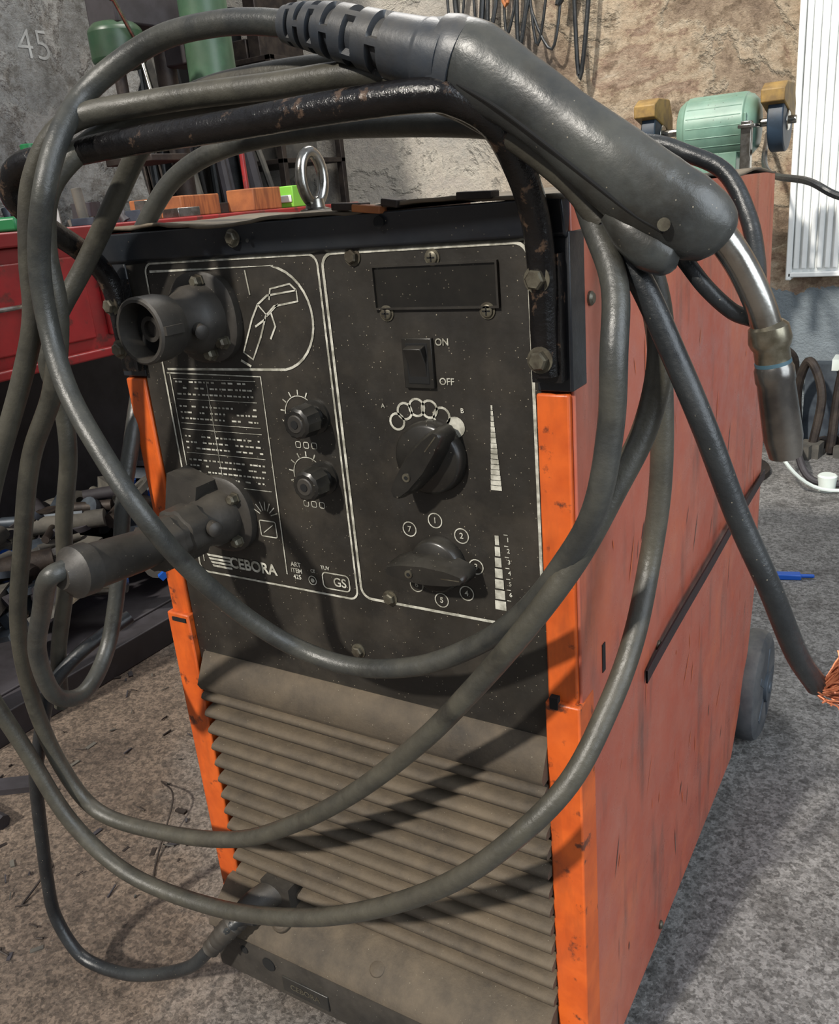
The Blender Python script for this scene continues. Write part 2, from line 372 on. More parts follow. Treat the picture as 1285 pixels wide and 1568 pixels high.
for r in range(17):
    z=.848-r*.0066
    if r in (3,7,8,12): stroke([(.058,z+.001),(.170,z+.001)],.0006); continue
    x=.060
    while x<.166:
        w=random.uniform(.002,.007)
        if random.random()<.82: fillr(x,min(x+w,.168),z-.0009,z+.0009)
        x+=w+random.uniform(.001,.003)
stroke([(.058,.735),(.172,.735)],.0008)
stroke([(.105,.85),(.105,.742)],.0006)
stroke([(.058,.851),(.172,.851)],.0006)
for cz in (.820,.758):
    for k in range(11):
        a=math.radians(225-k*27)
        stroke([(.224+.0195*math.cos(a),cz+.0195*math.sin(a)),(.224+.0245*math.cos(a),cz+.0245*math.sin(a))],.0014)
    stroke(arc(.224,cz,.0185,230,-50,24),.0009)
    for k in (0,1,2): rrect(.213+k*.010,.219+k*.010,cz-.034,cz-.028,.0015,.0008)
for k in range(7):
    a=math.radians(20+k*22); stroke([(.158+.008*math.cos(a),.705+.008*math.sin(a)),(.158+.018*math.cos(a),.705+.018*math.sin(a))],.0011)
rrect(.148,.170,.683,.701,.002,.0013); stroke([(.152,.687),(.166,.697)],.001)
for x,z,r in [(.336,.819,.0075),(.345,.829,.0075),(.358,.833,.0078),(.371,.832,.0078),(.383,.826,.0080)]: stroke(arc(x,z,r,0,360,18)[:-1],.0022,True)
fillp(arc(.396,.817,.0095,0,360,20)[:-1])
for k in range(16):
    z0=.762+k*.0048; w=.0005+(.0048*(1-k/16)); fillr(.4325-w,.4325+w,z0,z0+.0043)
for k in range(7):
    z0=.645+k*.0108; w=.0048*(1-k/8)+.0008; fillr(.430-w,.430+w,z0,z0+.0092)
for k in range(8): stroke([(.437,.645+k*.0108),(.441,.645+k*.0108)],.0008)
nums=[(.338,.714),(.367,.726),(.394,.714),(.407,.685),(.395,.656),(.367,.644),(.340,.656)]
for x,z in nums: stroke(arc(x,z,.0072,0,360,20)[:-1],.0011,True)
rrect(.224,.258,.634,.652,.005,.0014); stroke(arc(.210,.640,.005,0,360,14)[:-1],.001,True); fillp(arc(.21,.640,.0025,0,360,10)[:-1])
for k in range(4): fillp([(.060+k*.002,.650-k*.0042),(.096,.650-k*.0042),(.096,.6475-k*.0042),(.0615+k*.002,.6475-k*.0042)])
G.obj('panel_print',WM)
def text(body,x,z,size,name,y=-.001,matk='white',al='CENTER',parent=None,mw=None,off=.015):
    c=bpy.data.curves.new(name,'FONT'); c.body=body; c.size=size; c.align_x=al; c.align_y='CENTER'; c.offset=size*off
    t=bpy.data.objects.new(name,c); COL.objects.link(t)
    t.matrix_world=mw if mw is not None else Matrix.Translation((x,y,z))@Matrix.Rotation(math.pi/2,4,'X')
    bpy.context.view_layer.update()
    me=bpy.data.meshes.new_from_object(t.evaluated_get(bpy.context.evaluated_depsgraph_get())); me.transform(t.matrix_world)
    bpy.data.objects.remove(t)
    o=bpy.data.objects.new(name,me); COL.objects.link(o); me.materials.clear(); me.materials.append(M[matk]); o.parent=parent or WM; return o
text('ON',.389,.891,.0085,'label_on'); text('OFF',.391,.857,.0085,'label_off')
for i,(x,z) in enumerate(nums): text(str(i if i else 7),x,z,.008,'dial_number_%d'%(i+1))
text('A',.322,.833,.006,'label_a'); text('B',.404,.832,.006,'label_b')
text('CEBORA',.128,.6435,.0175,'maker_name',off=.03)
text('ART\nITEM\n425',.190,.648,.0072,'item_number'); text('GS',.246,.6425,.014,'label_gs'); text('TUV',.229,.657,.006,'label_tuv')
text('CE',.212,.651,.005,'label_ce')
for k in range(6): text(str(k+1),.441,.716-k*.0108,.006,'scale_number_%d'%(k+1))
b=MB().use('black'); b.box((.120,-.0610,.080),(.192,-.058,.104)); b.obj('base_badge',WM,bevel=.001)
text('CEBORA',.156,.092,.012,'badge_text',y=-.0613,matk='bolt')
def flange(b,cx,cz,R=.043):
    b.lathe((cx,0,cz),(0,-1,0),[(0,R),(.008,R),(.010,R-.003),(.0102,R*.55)],8*4,mod=lambda i,d:1+.03*math.cos(i/32*8*math.pi))
b=MB().use('plug'); cx,cz=.122,.915
flange(b,cx,cz,.046)
b.lathe((cx,-.008,cz),(0,-1,0),[(0,.034),(.018,.033),(.022,.030),(.030,.0265),(.040,.0245),(.046,.0245),(.048,.029),(.058,.0310),(.080,.0310),(.082,.029),(.082,.0262),(.060,.0250),(.059,.001)],40)
b.use('dark'); b.lathe((cx,-.0675,cz),(0,-1,0),[(0,.0248),(.001,.0248)],30)
b.use('plug'); b.lathe((cx,-.066,cz),(0,-1,0),[(0,.012),(.010,.012),(.010,.008),(.006,.008)],20)
b.lathe((cx+.024,-.04,cz-.006),(1,-.5,-.2),[(0,.007),(.012,.007),(.013,.005)],12)
b.box((cx-.034,-.088,cz-.004),(cx-.028,-.066,cz+.004)); b.box((cx+.028,-.088,cz-.004),(cx+.034,-.066,cz+.004))
b.use('bolt')
for a in (80,200,-40,-75):
    b.lathe((cx+.036*math.cos(math.radians(a)),-.010,cz+.036*math.sin(math.radians(a))),(0,-1,0),[(0,.0075),(.002,.0075),(.0021,.006),(.008,.006),(.010,.004)],6)
b.obj('torch_socket',WM)
HP=mm([(489,-12,868),(489,-14,905),(490,-16,941),(489,-22,984),(488,-42,1018),(484,-72,1050),(466,-90,1066),(443,-98,1071),(368,-102,1072),(275,-103,1071),(168,-104,1071),(80,-108,1068),(42,-112,1066),(20,-112,1054),(12,-106,1036),(12,-80,1012),(10,-48,990),(8,-22,965),(8,-12,935),(8,-10,885)])
b=MB().use('handle'); b.sweep(HP,.0110,16,8)
b.box((.477,-.014,.862),(.502,-.002,.960)); b.box((-.004,-.012,.86),(.020,-.002,.955))
b.obj('carry_handle',WM,bevel=.0)
b=MB().use('bolt')
for z in (.943,.882): hexbolt(b,.489,z,.0078,y=-.024,h=.008)
for z in (.93,.885): hexbolt(b,.008,z,.0075,y=-.020,h=.007)
b.obj('handle_bolts',WM)
b=MB().use('steel')
b.lathe((.196,.10,1.0),(0,0,1),[(0,.016),(.006,.016),(.008,.010),(.016,.009)],20)
ring=[(.196+.002*math.sin(a),.10+.015*math.sin(a),1.036+.024*-math.cos(a)) for a in [i*2*math.pi/14 for i in range(15)]]
b.sweep(ring,.0058,12,4,cap=False); b.obj('lifting_eye',WM)

# ================================================================= TORCH + HOSES
TO=empty('welding_torch')
c1=mm([(336,-80,1131),(300,-80,1139),(260,-80,1144),(204,-80,1144),(158,-90,1130),(131,-110,1108),(129,-140,1076),(123,-160,1035),(99,-160,985),(92,-160,931),(112,-170,877),(154,-180,824),(188,-180,775),(197,-150,715),(211,-110,653),(243,-80,609),(304,-70,595),(378,-70,612),(440,-70,646),(490,-80,690),(529,-90,741),(559,-100,793),(571,-100,851),(574,-100,903),(568,-80,944),(548,-60,980),(527,-38,1010),(494,-20,1040),(449,-8,1053),(370,0,1063),(264,20,1071),(164,20,1068),(91,20,1048),(45,15,1010),(5,10,960),(-15,20,920),(-25,30,857),(-19,0,796),(-24,-30,720),(-36,-50,630),(-45,-80,549),(-33,-130,520),(-25,-170,541),(-3,-190,608),(42,-200,672),(80,-215,708),(98,-218,722),(101,-205,7235/10)])
b=MB().use('hose'); b.sweep(c1,.0092,16,8); b.obj('torch_hose',TO)
b=MB().use('torchblue')
colp=mm([(326,-80,1133),(345,-80,1129),(372,-80,1121),(414,-80,1106),(458,-80,1091)])
def ribs(s,k):
    ph=(s*8.5)%1
    if s<.06: return .95
    if s>.80: return 1.0 if s<.9 else 1.03
    if ph<.34:
        return .78 if abs(((k*4+(.5 if int(s*8.5)%2 else 0))%1)-.5)<.38 else 1.0
    return 1.0
b.sweep(colp,[.0130,.0155,.0185,.0205,.0230],56,34,rfun=ribs,fixed=True)
b.obj('strain_relief',TO,smooth_a=30)
b=MB().use('torch')
gp=mm([(446,-80,1095),(462,-80,1090),(478,-80,1083),(505,-80,1066),(535,-80,1043),(566,-78,1017),(590,-72,996),(608,-68,984),(620,-63,975),(627,-60,969),(630,-58,966)])
b.sweep(gp,[.0225,.0258,.0265,.0225,.0215,.0245,.0262,.0250,.0225,.0180,.0110],32,8,ell=(.82,1.04),fixed=True)
b.use('torchblue'); b.sweep(mm([(452,-80,1092.5),(460,-80,1089.5),(468,-80,1086)]),[.0262,.0275,.0272],32,4,ell=(.84,1.04),fixed=True)
b.obj('grip_body',TO,smooth_a=40,bevel=.0)
b=MB().use('dark')
sm_=mm([(478,-80,1083),(505,-80,1066),(535,-80,1043),(566,-78,1017),(590,-72,996),(608,-68,984)])
b.sweep([(x-.006,y-.0190,z-.009) for x,y,z in sm_],.0012,8,6); b.obj('grip_seam',TO)
b=MB().use('torch'); b.sweep(mm([(566,-76,990),(578,-75,976),(590,-73,965),(600,-70,959),(606,-68,957)]),[.010,.014,.015,.013,.006],16,6,fixed=True)
b.obj('trigger',TO)
b=MB().use('bolt')
for x,y,z in [(.603,-.0905,.980)]: b.lathe((x,y,z),(.2,-1,-.1),[(0,.0040),(.0025,.0040),(.0026,.003)],14)
b.obj('grip_screws',TO)
b=MB().use('steel'); b.sweep(mm([(614,-66,984),(626,-60,974),(639,-50,953),(650,-42,928),(656,-36,908)]),.0098,20,8)
nd=Vector((.012,.008,-.078)).normalized(); n0=Vector((.656,-.036,.912))
b.use('brass')
b.lathe(n0,nd,[(0,.0098),(.003,.0128),(.012,.0140),(.016,.0128),(.018,.0115),(.026,.0115)],28)
b.use('teal'); b.lathe(n0+nd*.026,nd,[(0,.0118),(.0025,.0118)],22)
b.use('nozzle'); b.lathe(n0+nd*.0285,nd,[(0,.0116),(.003,.0128),(.011,.0130),(.013,.0122),(.052,.0130),(.066,.0108),(.067,.0070),(.05,.006)],30)
b.obj('neck_and_nozzle',TO)
b=MB().use('blackhose'); b.sweep(mm([(596,-60,968),(604,-50,956),(619,-50,937),(634,-40,920),(646,-30,913)]),.0055,12,8)
b.sweep([(.50,.05,1.035),(.55,.05,1.032),(.578,.05,1.022),(.607,.05,1.006),(.626,.04,.975),(.637,.02,.945),(.645,-.015,.918)],.0062,12,8); b.obj('trigger_lead',TO)
b=MB().use('plug'); cx,cz=.101,.7045
flange(b,cx,cz,.044)
b.box((cx-.046,-.038,cz+.004),(cx-.004,-.008,cz+.048),Matrix.Rotation(.3,3,'Y'))
b.lathe((cx,-.006,cz),(0,-1,0),[(0,.030),(.02,.030),(.03,.026),(.044,.0245),(.045,.0295),(.070,.0295),(.071,.026),(.08,.026),(.081,.0285),(.100,.0275),(.102,.021)],32,mod=lambda i,d:(1.0 if (i//2)%2 else .92) if .044<d<.101 else 1)
b.lathe((cx,-.105,cz+.001),(0,-1,.12),[(0,.0185),(.02,.0205),(.06,.0215),(.078,.022),(.079,.0245),(.095,.0245),(.098,.020),(.108,.012)],28)
b.lathe((cx+.026,-.05,cz+.004),(1,-.4,0),[(0,.008),(.012,.008),(.014,.005)],12)
b.use('bolt')
for a in (40,-50,140): b.lathe((cx+.035*math.cos(math.radians(a)),-.010,cz+.035*math.sin(math.radians(a))),(0,-1,0),[(0,.0072),(.002,.0072),(.0021,.0058),(.008,.0058),(.010,.004)],6)
b.obj('torch_plug',TO)
GC=empty('earth_cable')
c2=mm([(-166,-80,439),(-144,-80,520),(-98,-80,616),(-71,-80,701),(-36,-80,780),(-26,-80,838),(-20,-90,883),(-5,-80,925),(30,-60,975),(85,-52,1034),(125,-50,1072),(170,-50,1098),(230,-50,1108),(324,-50,1107),(364,-44,1100),(434,-34,1072),(509,-26,1031),(552,-20,988),(578,-30,940),(587,-40,892),(580,-50,842),(563,-70,798),(539,-90,746),(498,-100,684),(448,-100,619),(390,-100,551),(308,-100,471),(223,-100,405),(130,-100,351),(6,-100,316),(-99,-110,319),(-138,-120,388),(-140,-130,488),(-110,-140,595),(-57,-140,710),(-9,-140,800),(43,-136,868),(73,-134,938),(78,-134,1000),(97,-125,1050),(145,-85,1088),(230,-62,1092),(330,-58,1090),(420,-52,1076),(490,-20,1035),(518,35,1000),(540,50,960)])
b=MB().use('hose2'); b.sweep(c2,.0094,16,8); b.obj('loop_inner',GC)
c3=mm([(529,50,981),(555,50,911),(562,50,843),(562,50,764),(556,40,695),(554,0,638),(544,-40,589),(524,-80,537),(481,-110,484),(417,-120,420),(321,-120,349),(220,-120,296),(97,-120,257),(-33,-130,261),(-111,-140,320),(-149,-150,421),(-165,-168,528),(-150,-170,610),(-104,-170,672),(-54,-160,772),(10,-142,880),(40,-136,937),(55,-136,990),(80,-134,1050),(120,-120,1090),(190,-92,1098),(300,-78,1096),(400,-72,1090),(480,-66,1050),(530,-62,1012),(554,-60,982)])
b=MB().use('hose2'); b.sweep(c3,.0096,16,8); b.obj('loop_outer',GC)
b=MB().use('blackhose'); b.sweep(mm([(554,-60,982),(579,-60,943),(601,-60,896),(624,-60,843),(645,-50,780),(667,-40,724),(685,-20,664),(699,0,628)]),.0086,16,8); b.obj('cut_end',GC)
b=MB().use('copper')
for i in range(220):
    a=random.uniform(0,6.28); r=random.uniform(0,.007); o=Vector((.699+r*math.cos(a)*.8,r*math.sin(a),.628+r*math.cos(a)*.4))
    d=Vector((.85+random.uniform(-.35,.5),random.uniform(-.5,.7),random.uniform(-.8,.8)))
    b.sweep([o-d*.002,o+d*.010,o+d*.020+Vector((0,0,.007)),o+d*.028+Vector((random.uniform(-.008,.008),0,.010))],.0008,5,3)
b.obj('copper_strands',GC)
PC=empty('mains_cable')
b=MB().use('blackhose'); b.sweep(mm([(95,-62,186),(78,-66,184),(61,-80,170),(30,-92,132),(-2,-100,98),(-60,-105,62),(-120,-110,36),(-180,-115,26),(-221,-120,40),(-250,-120,93),(-243,-120,160),(-231,-120,218),(-203,-120,335),(-185,-118,380),(-169,-110,428),(-142,-100,485),(-120,-60,520),(-100,0,540)]),.0086,14,8); b.obj('cable',PC)
b=MB().use('plug'); b.sweep(mm([(100,-16,198),(80,-44,190),(61,-74,170),(34,-90,136)]),[.018,.0170,.0140,.0115],18,12,rfun=lambda s,k:1+.06*math.sin(s*90)*(s>.55),fixed=True)
b.box((.08,-.03,.165),(.125,.0,.215)); b.obj('strain_relief',PC,bevel=.0)

# ================================================================= ROOM
def floor_mat():
    m=bpy.data.materials.new('workshop_concrete_floor'); m.use_nodes=True; nt=m.node_tree;N=nt.nodes;L=nt.links;b=N['Principled BSDF']
    tc=N.new('ShaderNodeTexCoord').outputs['Object']
    def noi(s,d=8,r=.65):
        n=N.new('ShaderNodeTexNoise');n.inputs['Scale'].default_value=s;n.inputs['Detail'].default_value=d;n.inputs['Roughness'].default_value=r;L.new(tc,n.inputs['Vector']);return n.outputs['Fac']
    def ramp(v,st):
        r=N.new('ShaderNodeValToRGB');L.new(v,r.inputs[0]);e=r.color_ramp.elements
        while len(e)<len(st): e.new(.5)
        for k,(p,c) in enumerate(st): e[k].position=p;e[k].color=srgb(*c)
        return r.outputs[0]
    def mx(f,a,c,mode='MIX'):
        x=N.new('ShaderNodeMix');x.data_type='RGBA';x.blend_type=mode
        if isinstance(f,float): x.inputs[0].default_value=f
        else: L.new(f,x.inputs[0])
        L.new(a,x.inputs[6]);L.new(c,x.inputs[7]);return x.outputs[2]
    grey=ramp(noi(3),[(.3,(124,123,122)),(.7,(154,152,148))])
    brown=ramp(noi(4),[(.3,(98,84,73)),(.7,(136,119,103))])
    sx=N.new('ShaderNodeSeparateXYZ');L.new(tc,sx.inputs[0])
    ma=N.new('ShaderNodeMath');ma.operation='MULTIPLY_ADD';L.new(noi(2.5),ma.inputs[0]);ma.inputs[1].default_value=1.2;L.new(sx.outputs[1],ma.inputs[2])
    mb=N.new('ShaderNodeMath');mb.operation='ADD';L.new(ma.outputs[0],mb.inputs[0]);L.new(sx.outputs[0],mb.inputs[1])
    mr=N.new('ShaderNodeMapRange');mr.inputs[1].default_value=.45;mr.inputs[2].default_value=1.0;L.new(mb.outputs[0],mr.inputs[0])
    c=mx(mr.outputs[0],brown,grey)
    for sc,f in ((120,.45),(260,.5)):
        v=N.new('ShaderNodeTexVoronoi');v.inputs['Scale'].default_value=sc;L.new(tc,v.inputs['Vector'])
        sp=N.new('ShaderNodeSeparateColor');L.new(v.outputs['Color'],sp.inputs[0])
        sp=ramp(sp.outputs[0],[(.18,(92,88,84)),(.40,(205,205,205)),(.7,(255,255,255))])
        c=mx(f,c,sp,'MULTIPLY')
    sp=ramp(noi(70,8,.85),[(.40,(80,76,72)),(.47,(215,215,215)),(.56,(255,255,255))]); c=mx(.5,c,sp,'MULTIPLY')
    lt=ramp(noi(110,6,.8),[(.56,(0,0,0)),(.62,(80,78,74)),(.7,(130,128,122))]); c=mx(.3,c,lt,'ADD')
    st=ramp(noi(6,7,.7),[(.36,(130,122,112)),(.5,(255,255,255))]); c=mx(.5,c,st,'MULTIPLY')
    L.new(c,b.inputs['Base Color']);b.inputs['Roughness'].default_value=.8
    bp=N.new('ShaderNodeBump');bp.inputs['Strength'].default_value=.6;bp.inputs['Distance'].default_value=.004;L.new(noi(130,6,.7),bp.inputs['Height']);L.new(bp.outputs[0],b.inputs['Normal'])
    return m
def wall_mat(name,cols,sc,bump=.6,blue=False,patch=None):
    m=bpy.data.materials.new(name); m.use_nodes=True; nt=m.node_tree;N=nt.nodes;L=nt.links;b=N['Principled BSDF']
    tc=N.new('ShaderNodeTexCoord').outputs['Object']
    def noi(s,d=8,r=.6,dist=0):
        n=N.new('ShaderNodeTexNoise');n.inputs['Scale'].default_value=s;n.inputs['Detail'].default_value=d;n.inputs['Roughness'].default_value=r;n.inputs['Distortion'].default_value=dist;L.new(tc,n.inputs['Vector']);return n.outputs['Fac']
    base=noi(sc,10,.62,.5)
    r=N.new('ShaderNodeValToRGB');L.new(base,r.inputs[0]);e=r.color_ramp.elements
    while len(e)<len(cols): e.new(.5)
    for k,(p,c) in enumerate(cols): e[k].position=p;e[k].color=srgb(*c)
    col=r.outputs[0]
    for s2,lo,hi,dk,f in ((sc*9,.40,.48,.42,.6),(sc*2.3,.36,.41,.30,.7),(sc*30,.35,.55,.5,.5)):
        r2=N.new('ShaderNodeValToRGB');L.new(noi(s2,9,.7),r2.inputs[0]);r2.color_ramp.elements[0].position=lo;r2.color_ramp.elements[0].color=(dk,dk*.90,dk*.78,1);r2.color_ramp.elements[1].position=hi;r2.color_ramp.elements[1].color=(1,1,1,1)
        x=N.new('ShaderNodeMix');x.data_type='RGBA';x.blend_type='MULTIPLY';x.inputs[0].default_value=f;L.new(col,x.inputs[6]);L.new(r2.outputs[0],x.inputs[7]);col=x.outputs[2]
    if blue:
        sx=N.new('ShaderNodeSeparateXYZ');L.new(tc,sx.inputs[0])
        ad=N.new('ShaderNodeMath');ad.operation='MULTIPLY_ADD';L.new(noi(10),ad.inputs[0]);ad.inputs[1].default_value=.12;L.new(sx.outputs[2],ad.inputs[2])
        g=N.new('ShaderNodeMath');g.operation='LESS_THAN';L.new(ad.outputs[0],g.inputs[0]);g.inputs[1].default_value=.62
        x=N.new('ShaderNodeMix');x.data_type='RGBA';L.new(g.outputs[0],x.inputs[0]);L.new(col,x.inputs[6]);x.inputs[7].default_value=srgb(138,148,154);col=x.outputs[2]
        mr=N.new('ShaderNodeMapRange');mr.inputs[1].default_value=-.7;mr.inputs[2].default_value=-1.1;L.new(sx.outputs[0],mr.inputs[0])
        x=N.new('ShaderNodeMix');x.data_type='RGBA';x.inputs[7].default_value=srgb(204,202,194)
        mu=N.new('ShaderNodeMath');mu.operation='MULTIPLY';L.new(mr.outputs[0],mu.inputs[0]);mu.inputs[1].default_value=.6;L.new(mu.outputs[0],x.inputs[0]);L.new(col,x.inputs[6]);col=x.outputs[2]
    L.new(col,b.inputs['Base Color']);b.inputs['Roughness'].default_value=.9
    ad=N.new('ShaderNodeMath');ad.operation='ADD';L.new(noi(sc*5,10,.75),ad.inputs[0])
    m3=N.new('ShaderNodeMapRange');m3.inputs[1].default_value=.47;m3.inputs[2].default_value=.5;m3.inputs[4].default_value=.5;L.new(base,m3.inputs[0]);L.new(m3.outputs[0],ad.inputs[1])
    bp=N.new('ShaderNodeBump');bp.inputs['Strength'].default_value=bump;bp.inputs['Distance'].default_value=.04;L.new(ad.outputs[0],bp.inputs['Height']);L.new(bp.outputs[0],b.inputs['Normal'])
    return m
M['floor']=floor_mat()
M['wallb']=wall_mat('peeling_plaster',[(.36,(104,88,74)),(.42,(150,130,110)),(.47,(180,160,136)),(.485,(204,188,164)),(.54,(190,168,142)),(.555,(160,134,114)),(.60,(196,176,152)),(.66,(214,206,192))],1.7,bump=1,blue=True)
M['walll']=wall_mat('grey_concrete_wall',[(.36,(110,110,106)),(.46,(156,158,156)),(.49,(174,174,170)),(.6,(188,188,184)),(.7,(142,138,128))],1.6,bump=1)
b=MB().use('floor'); b.box((-3.5,-2.0,-.05),(3.0,3.1,0)); b.obj('floor')
b=MB().use('wallb'); b.box((-3.5,3.0,0),(3.0,3.12,3.2)); b.obj('wall_back')
b=MB().use('walll')
edge=[(1.82,0),(1.86,1.0),(1.80,1.35),(1.90,1.5),(1.86,1.7),(1.95,1.85),(1.84,2.0),(1.88,2.2),(1.82,2.5),(1.86,3.2)]
b.prism([(-1.0,0)]+edge+[(-1.0,3.2)],0,-2.1,-1.9); WL=b.obj('wall_left',bevel=.01)
text('45',0,0,.13,'chalk_marks',matk='chalk',parent=WL,off=-.012,mw=Matrix.Translation((-1.898,1.46,1.58))@Matrix.Rotation(math.pi/2,4,'Z')@Matrix.Rotation(math.pi/2,4,'X'))
b=MB().use('radiator'); b.box((.215,2.952,.62),(.62,2.999,2.3))
for k in range(15): b.box((.222+k*.0265,2.938,.64),(.241+k*.0265,2.952,2.28))
b.box((.205,2.93,.61),(.63,2.95,.628)); b.box((.198,2.93,.60),(.218,2.999,2.3)); b.obj('radiator',bevel=.004)
BG=empty('bench_grinder'); gy=2.4; gz=1.135
b=MB().use('green')
b.lathe((-.055,gy,gz),(1,0,0),[(0,.05),(.004,.075),(.02,.088),(.028,.09),(.03,.094),(.205,.094),(.207,.09),(.22,.086),(.235,.07),(.24,.04)],48)
for k in range(20):
    a=k*math.pi*2/20
    b.box((-.02,gy+.093*math.cos(a)-.002,gz+.093*math.sin(a)-.002),(.145,gy+.093*math.cos(a)+.002,gz+.093*math.sin(a)+.002))
b.box((-.0,gy-.06,1.0),(.13,gy+.06,1.06)); b.box((.155,gy-.095,gz-.03),(.162,gy-.085,gz+.03)); b.obj('motor',BG,bevel=.003)
b=MB().use('steel'); b.cyl((-.19,gy,gz),(.29,gy,gz),.012); b.box((.155,gy-.13,.97),(.185,gy-.10,1.14)); b.box((.15,gy-.15,1.12),(.2,gy-.08,1.13)); b.obj('shaft',BG,bevel=.002)
b=MB()
for x in (-.165,.215):
    b.use('blue'); b.lathe((x+.004,gy,gz),(1,0,0),[(0,.085),(.004,.088),(.042,.088),(.046,.085)],40)
    b.use('yellow'); b.prism([(gy-.105,gz+.05),(gy-.105,gz+.085),(gy-.06,gz+.105),(gy+.06,gz+.105),(gy+.1,gz+.05),(gy+.1,gz)],0,x-.012,x+.055)
    b.use('steel'); b.lathe((x-.006,gy,gz),(1,0,0),[(0,.03),(.06,.03)],24)
b.obj('wheels_and_guards',BG,bevel=.003)
b=MB().use('rust'); b.cyl((.065,gy,.03),(.065,gy,1.0),.05); b.lathe((.065,gy,0),(0,0,1),[(0,.2),(.02,.2),(.04,.07),(.05,.05)],32); b.obj('pedestal',BG)
WB=empty('workbench')
b=MB().use('red')
b.box((-1.75,.15,.985),(-.885,1.75,1.015))
b.box((-.93,.15,.745),(-.905,1.75,.985))
for k in range(3): b.box((-.905,.19+k*.52,.775),(-.893,.67+k*.52,.955))
b.box((-.908,.15,.73),(-.885,1.75,.75)); b.obj('top_and_drawers',WB,bevel=.004)
b=MB().use('steel')
for k in range(3): b.sweep([(-.893,.36+k*.52,.87),(-.87,.37+k*.52,.87),(-.87,.49+k*.52,.87),(-.893,.50+k*.52,.87)],.005,10,4)
b.obj('drawer_pulls',WB)
b=MB().use('rail'); b.box((-.93,.15,.0),(-.86,1.75,.07)); b.box((-1.75,.15,0),(-1.69,1.75,.07))
for y in (.15,1.69):
    b.box((-.93,y,0),(-.87,y+.06,.75)); b.box((-1.75,y,0),(-1.69,y+.06,.99))
b.box((-1.75,.15,.06),(-.93,1.75,.075)); b.box((-1.77,.15,.07),(-1.75,1.75,.99)); b.obj('frame',WB,bevel=.003)
random.seed(11)
b=MB()
for i in range(300):
    x=random.uniform(-1.6,-1.0); y=random.uniform(.30,1.60); z=random.uniform(.10,.20)+.14*max(0,1-abs(x+1.25)/.35)
    b.use(random.choice(['rust','bluejunk','steel','cardboard','bluejunk','bluejunk','steel','cardboard','paintblue'] if random.random()<.4 else ['rust','bluejunk','cardboard','rail']))
    R=Matrix.Rotation(random.uniform(0,6.28),3,'Z')@Matrix.Rotation(random.uniform(-.7,.7),3,'X')
    t=random.random()
    if t<.4:
        d=R@Vector((random.uniform(.05,.2),0,0)); b.cyl(Vector((x,y,z))-d*.5,Vector((x,y,z))+d*.5,random.uniform(.008,.032),seg=14)
    elif t<.7:
        s=Vector((random.uniform(.03,.10),random.uniform(.01,.05),random.uniform(.004,.02))); b.box(Vector((x,y,z))-s/1,Vector((x,y,z))+s/1,R)
    else:
        b.lathe((x,y,z),R@Vector((0,.4,1)),[(0,.04),(.016,.04),(.0161,.018),(.0,.018)],18)
b.obj('scrap_metal_pile')
b=MB()
for i in range(150):
    x=random.uniform(-.86,-.25); y=random.uniform(-.2,.9)
    b.use(random.choice(['rust','rust','cardboard','rail']))
    a=random.uniform(0,6.28); l=random.uniform(.004,.026)
    if random.random()<.6: b.cyl((x,y,.002),(x+l*math.cos(a),y+l*math.sin(a),.004),random.uniform(.0008,.0022),seg=6)
    else: b.box((x-l/2,y-l/5,0.0),(x+l/2,y+l/5,random.uniform(.001,.004)),Matrix.Rotation(a,3,'Z'))
b.use('rust'); b.sweep([(-.45,.25,.002),(-.36,.2,.03),(-.30,.1,.004),(-.26,.05,.002)],.0016,6,6); b.sweep([(-.5,.02,.002),(-.44,-.02,.01),(-.42,-.08,.002)],.002,6,6)
b.use('rail'); b.sweep([(-.84,-.05,.012),(-.74,.02,.02),(-.62,.03,.012)],.014,8,6); b.box((-.80,.08,0),(-.66,.12,.012),Matrix.Rotation(.6,3,'Z'))
b.obj('floor_swarf',bevel=.0)
b=MB().use('bottle'); b.lathe((-1.0,.68,1.016),(0,0,1),[(0,.028),(.004,.032),(.10,.032),(.125,.028),(.14,.016),(.150,.015)],28)
b.use('gcap'); b.lathe((-1.0,.68,1.163),(0,0,1),[(0,.018),(.026,.018),(.028,.015)],20); b.obj('spray_bottle')
b=MB().use('gcap'); b.box((-1.1,.52,1.016),(-.93,.63,1.045),Matrix.Rotation(.3,3,'Z')); b.obj('green_file_case',bevel=.006)
b=MB().use('wood'); b.box((-1.25,1.15,1.016),(-1.05,1.30,1.07)); b.box((-1.05,1.33,1.016),(-.95,1.45,1.075)); b.obj('wood_blocks',bevel=.003)
b=MB().use('lime'); b.box((-1.04,1.48,1.016),(-.93,1.56,1.075)); b.use('bottle'); b.box((-1.035,1.475,1.03),(-.935,1.48,1.05)); b.obj('label_box',bevel=.003)
b=MB().use('red'); b.cyl((-1.12,1.5,1.016),(-1.12,1.5,1.3),.008); b.lathe((-1.12,1.5,1.3),(0,0,1),[(0,.01),(.01,.018),(.03,.016),(.035,.006)],16); b.obj('red_screwdriver')
b=MB()
random.seed(5)
for i in range(110):
    x=random.uniform(-1.7,-.92); y=random.uniform(.3,1.7)
    if x>-1.28 and (y>1.08 or .45<y<.75): continue
    if y>1.2: continue
    b.use(random.choice(['rust','steel','cardboard','rail','bluejunk']))
    h=random.uniform(.01,.07); s=random.uniform(.01,.04)
    if random.random()<.5: b.box((x-s,y-s,1.0155),(x+s,y+s*.6,1.016+h),Matrix.Rotation(random.random()*3,3,'Z'))
    else: b.cyl((x,y,1.0155),(x+random.uniform(-.03,.03),y,1.016+h*1.6),s*.4,seg=12)
b.obj('bench_top_clutter',bevel=.001)
DP=empty('drill_press'); px,py=-1.42,1.45
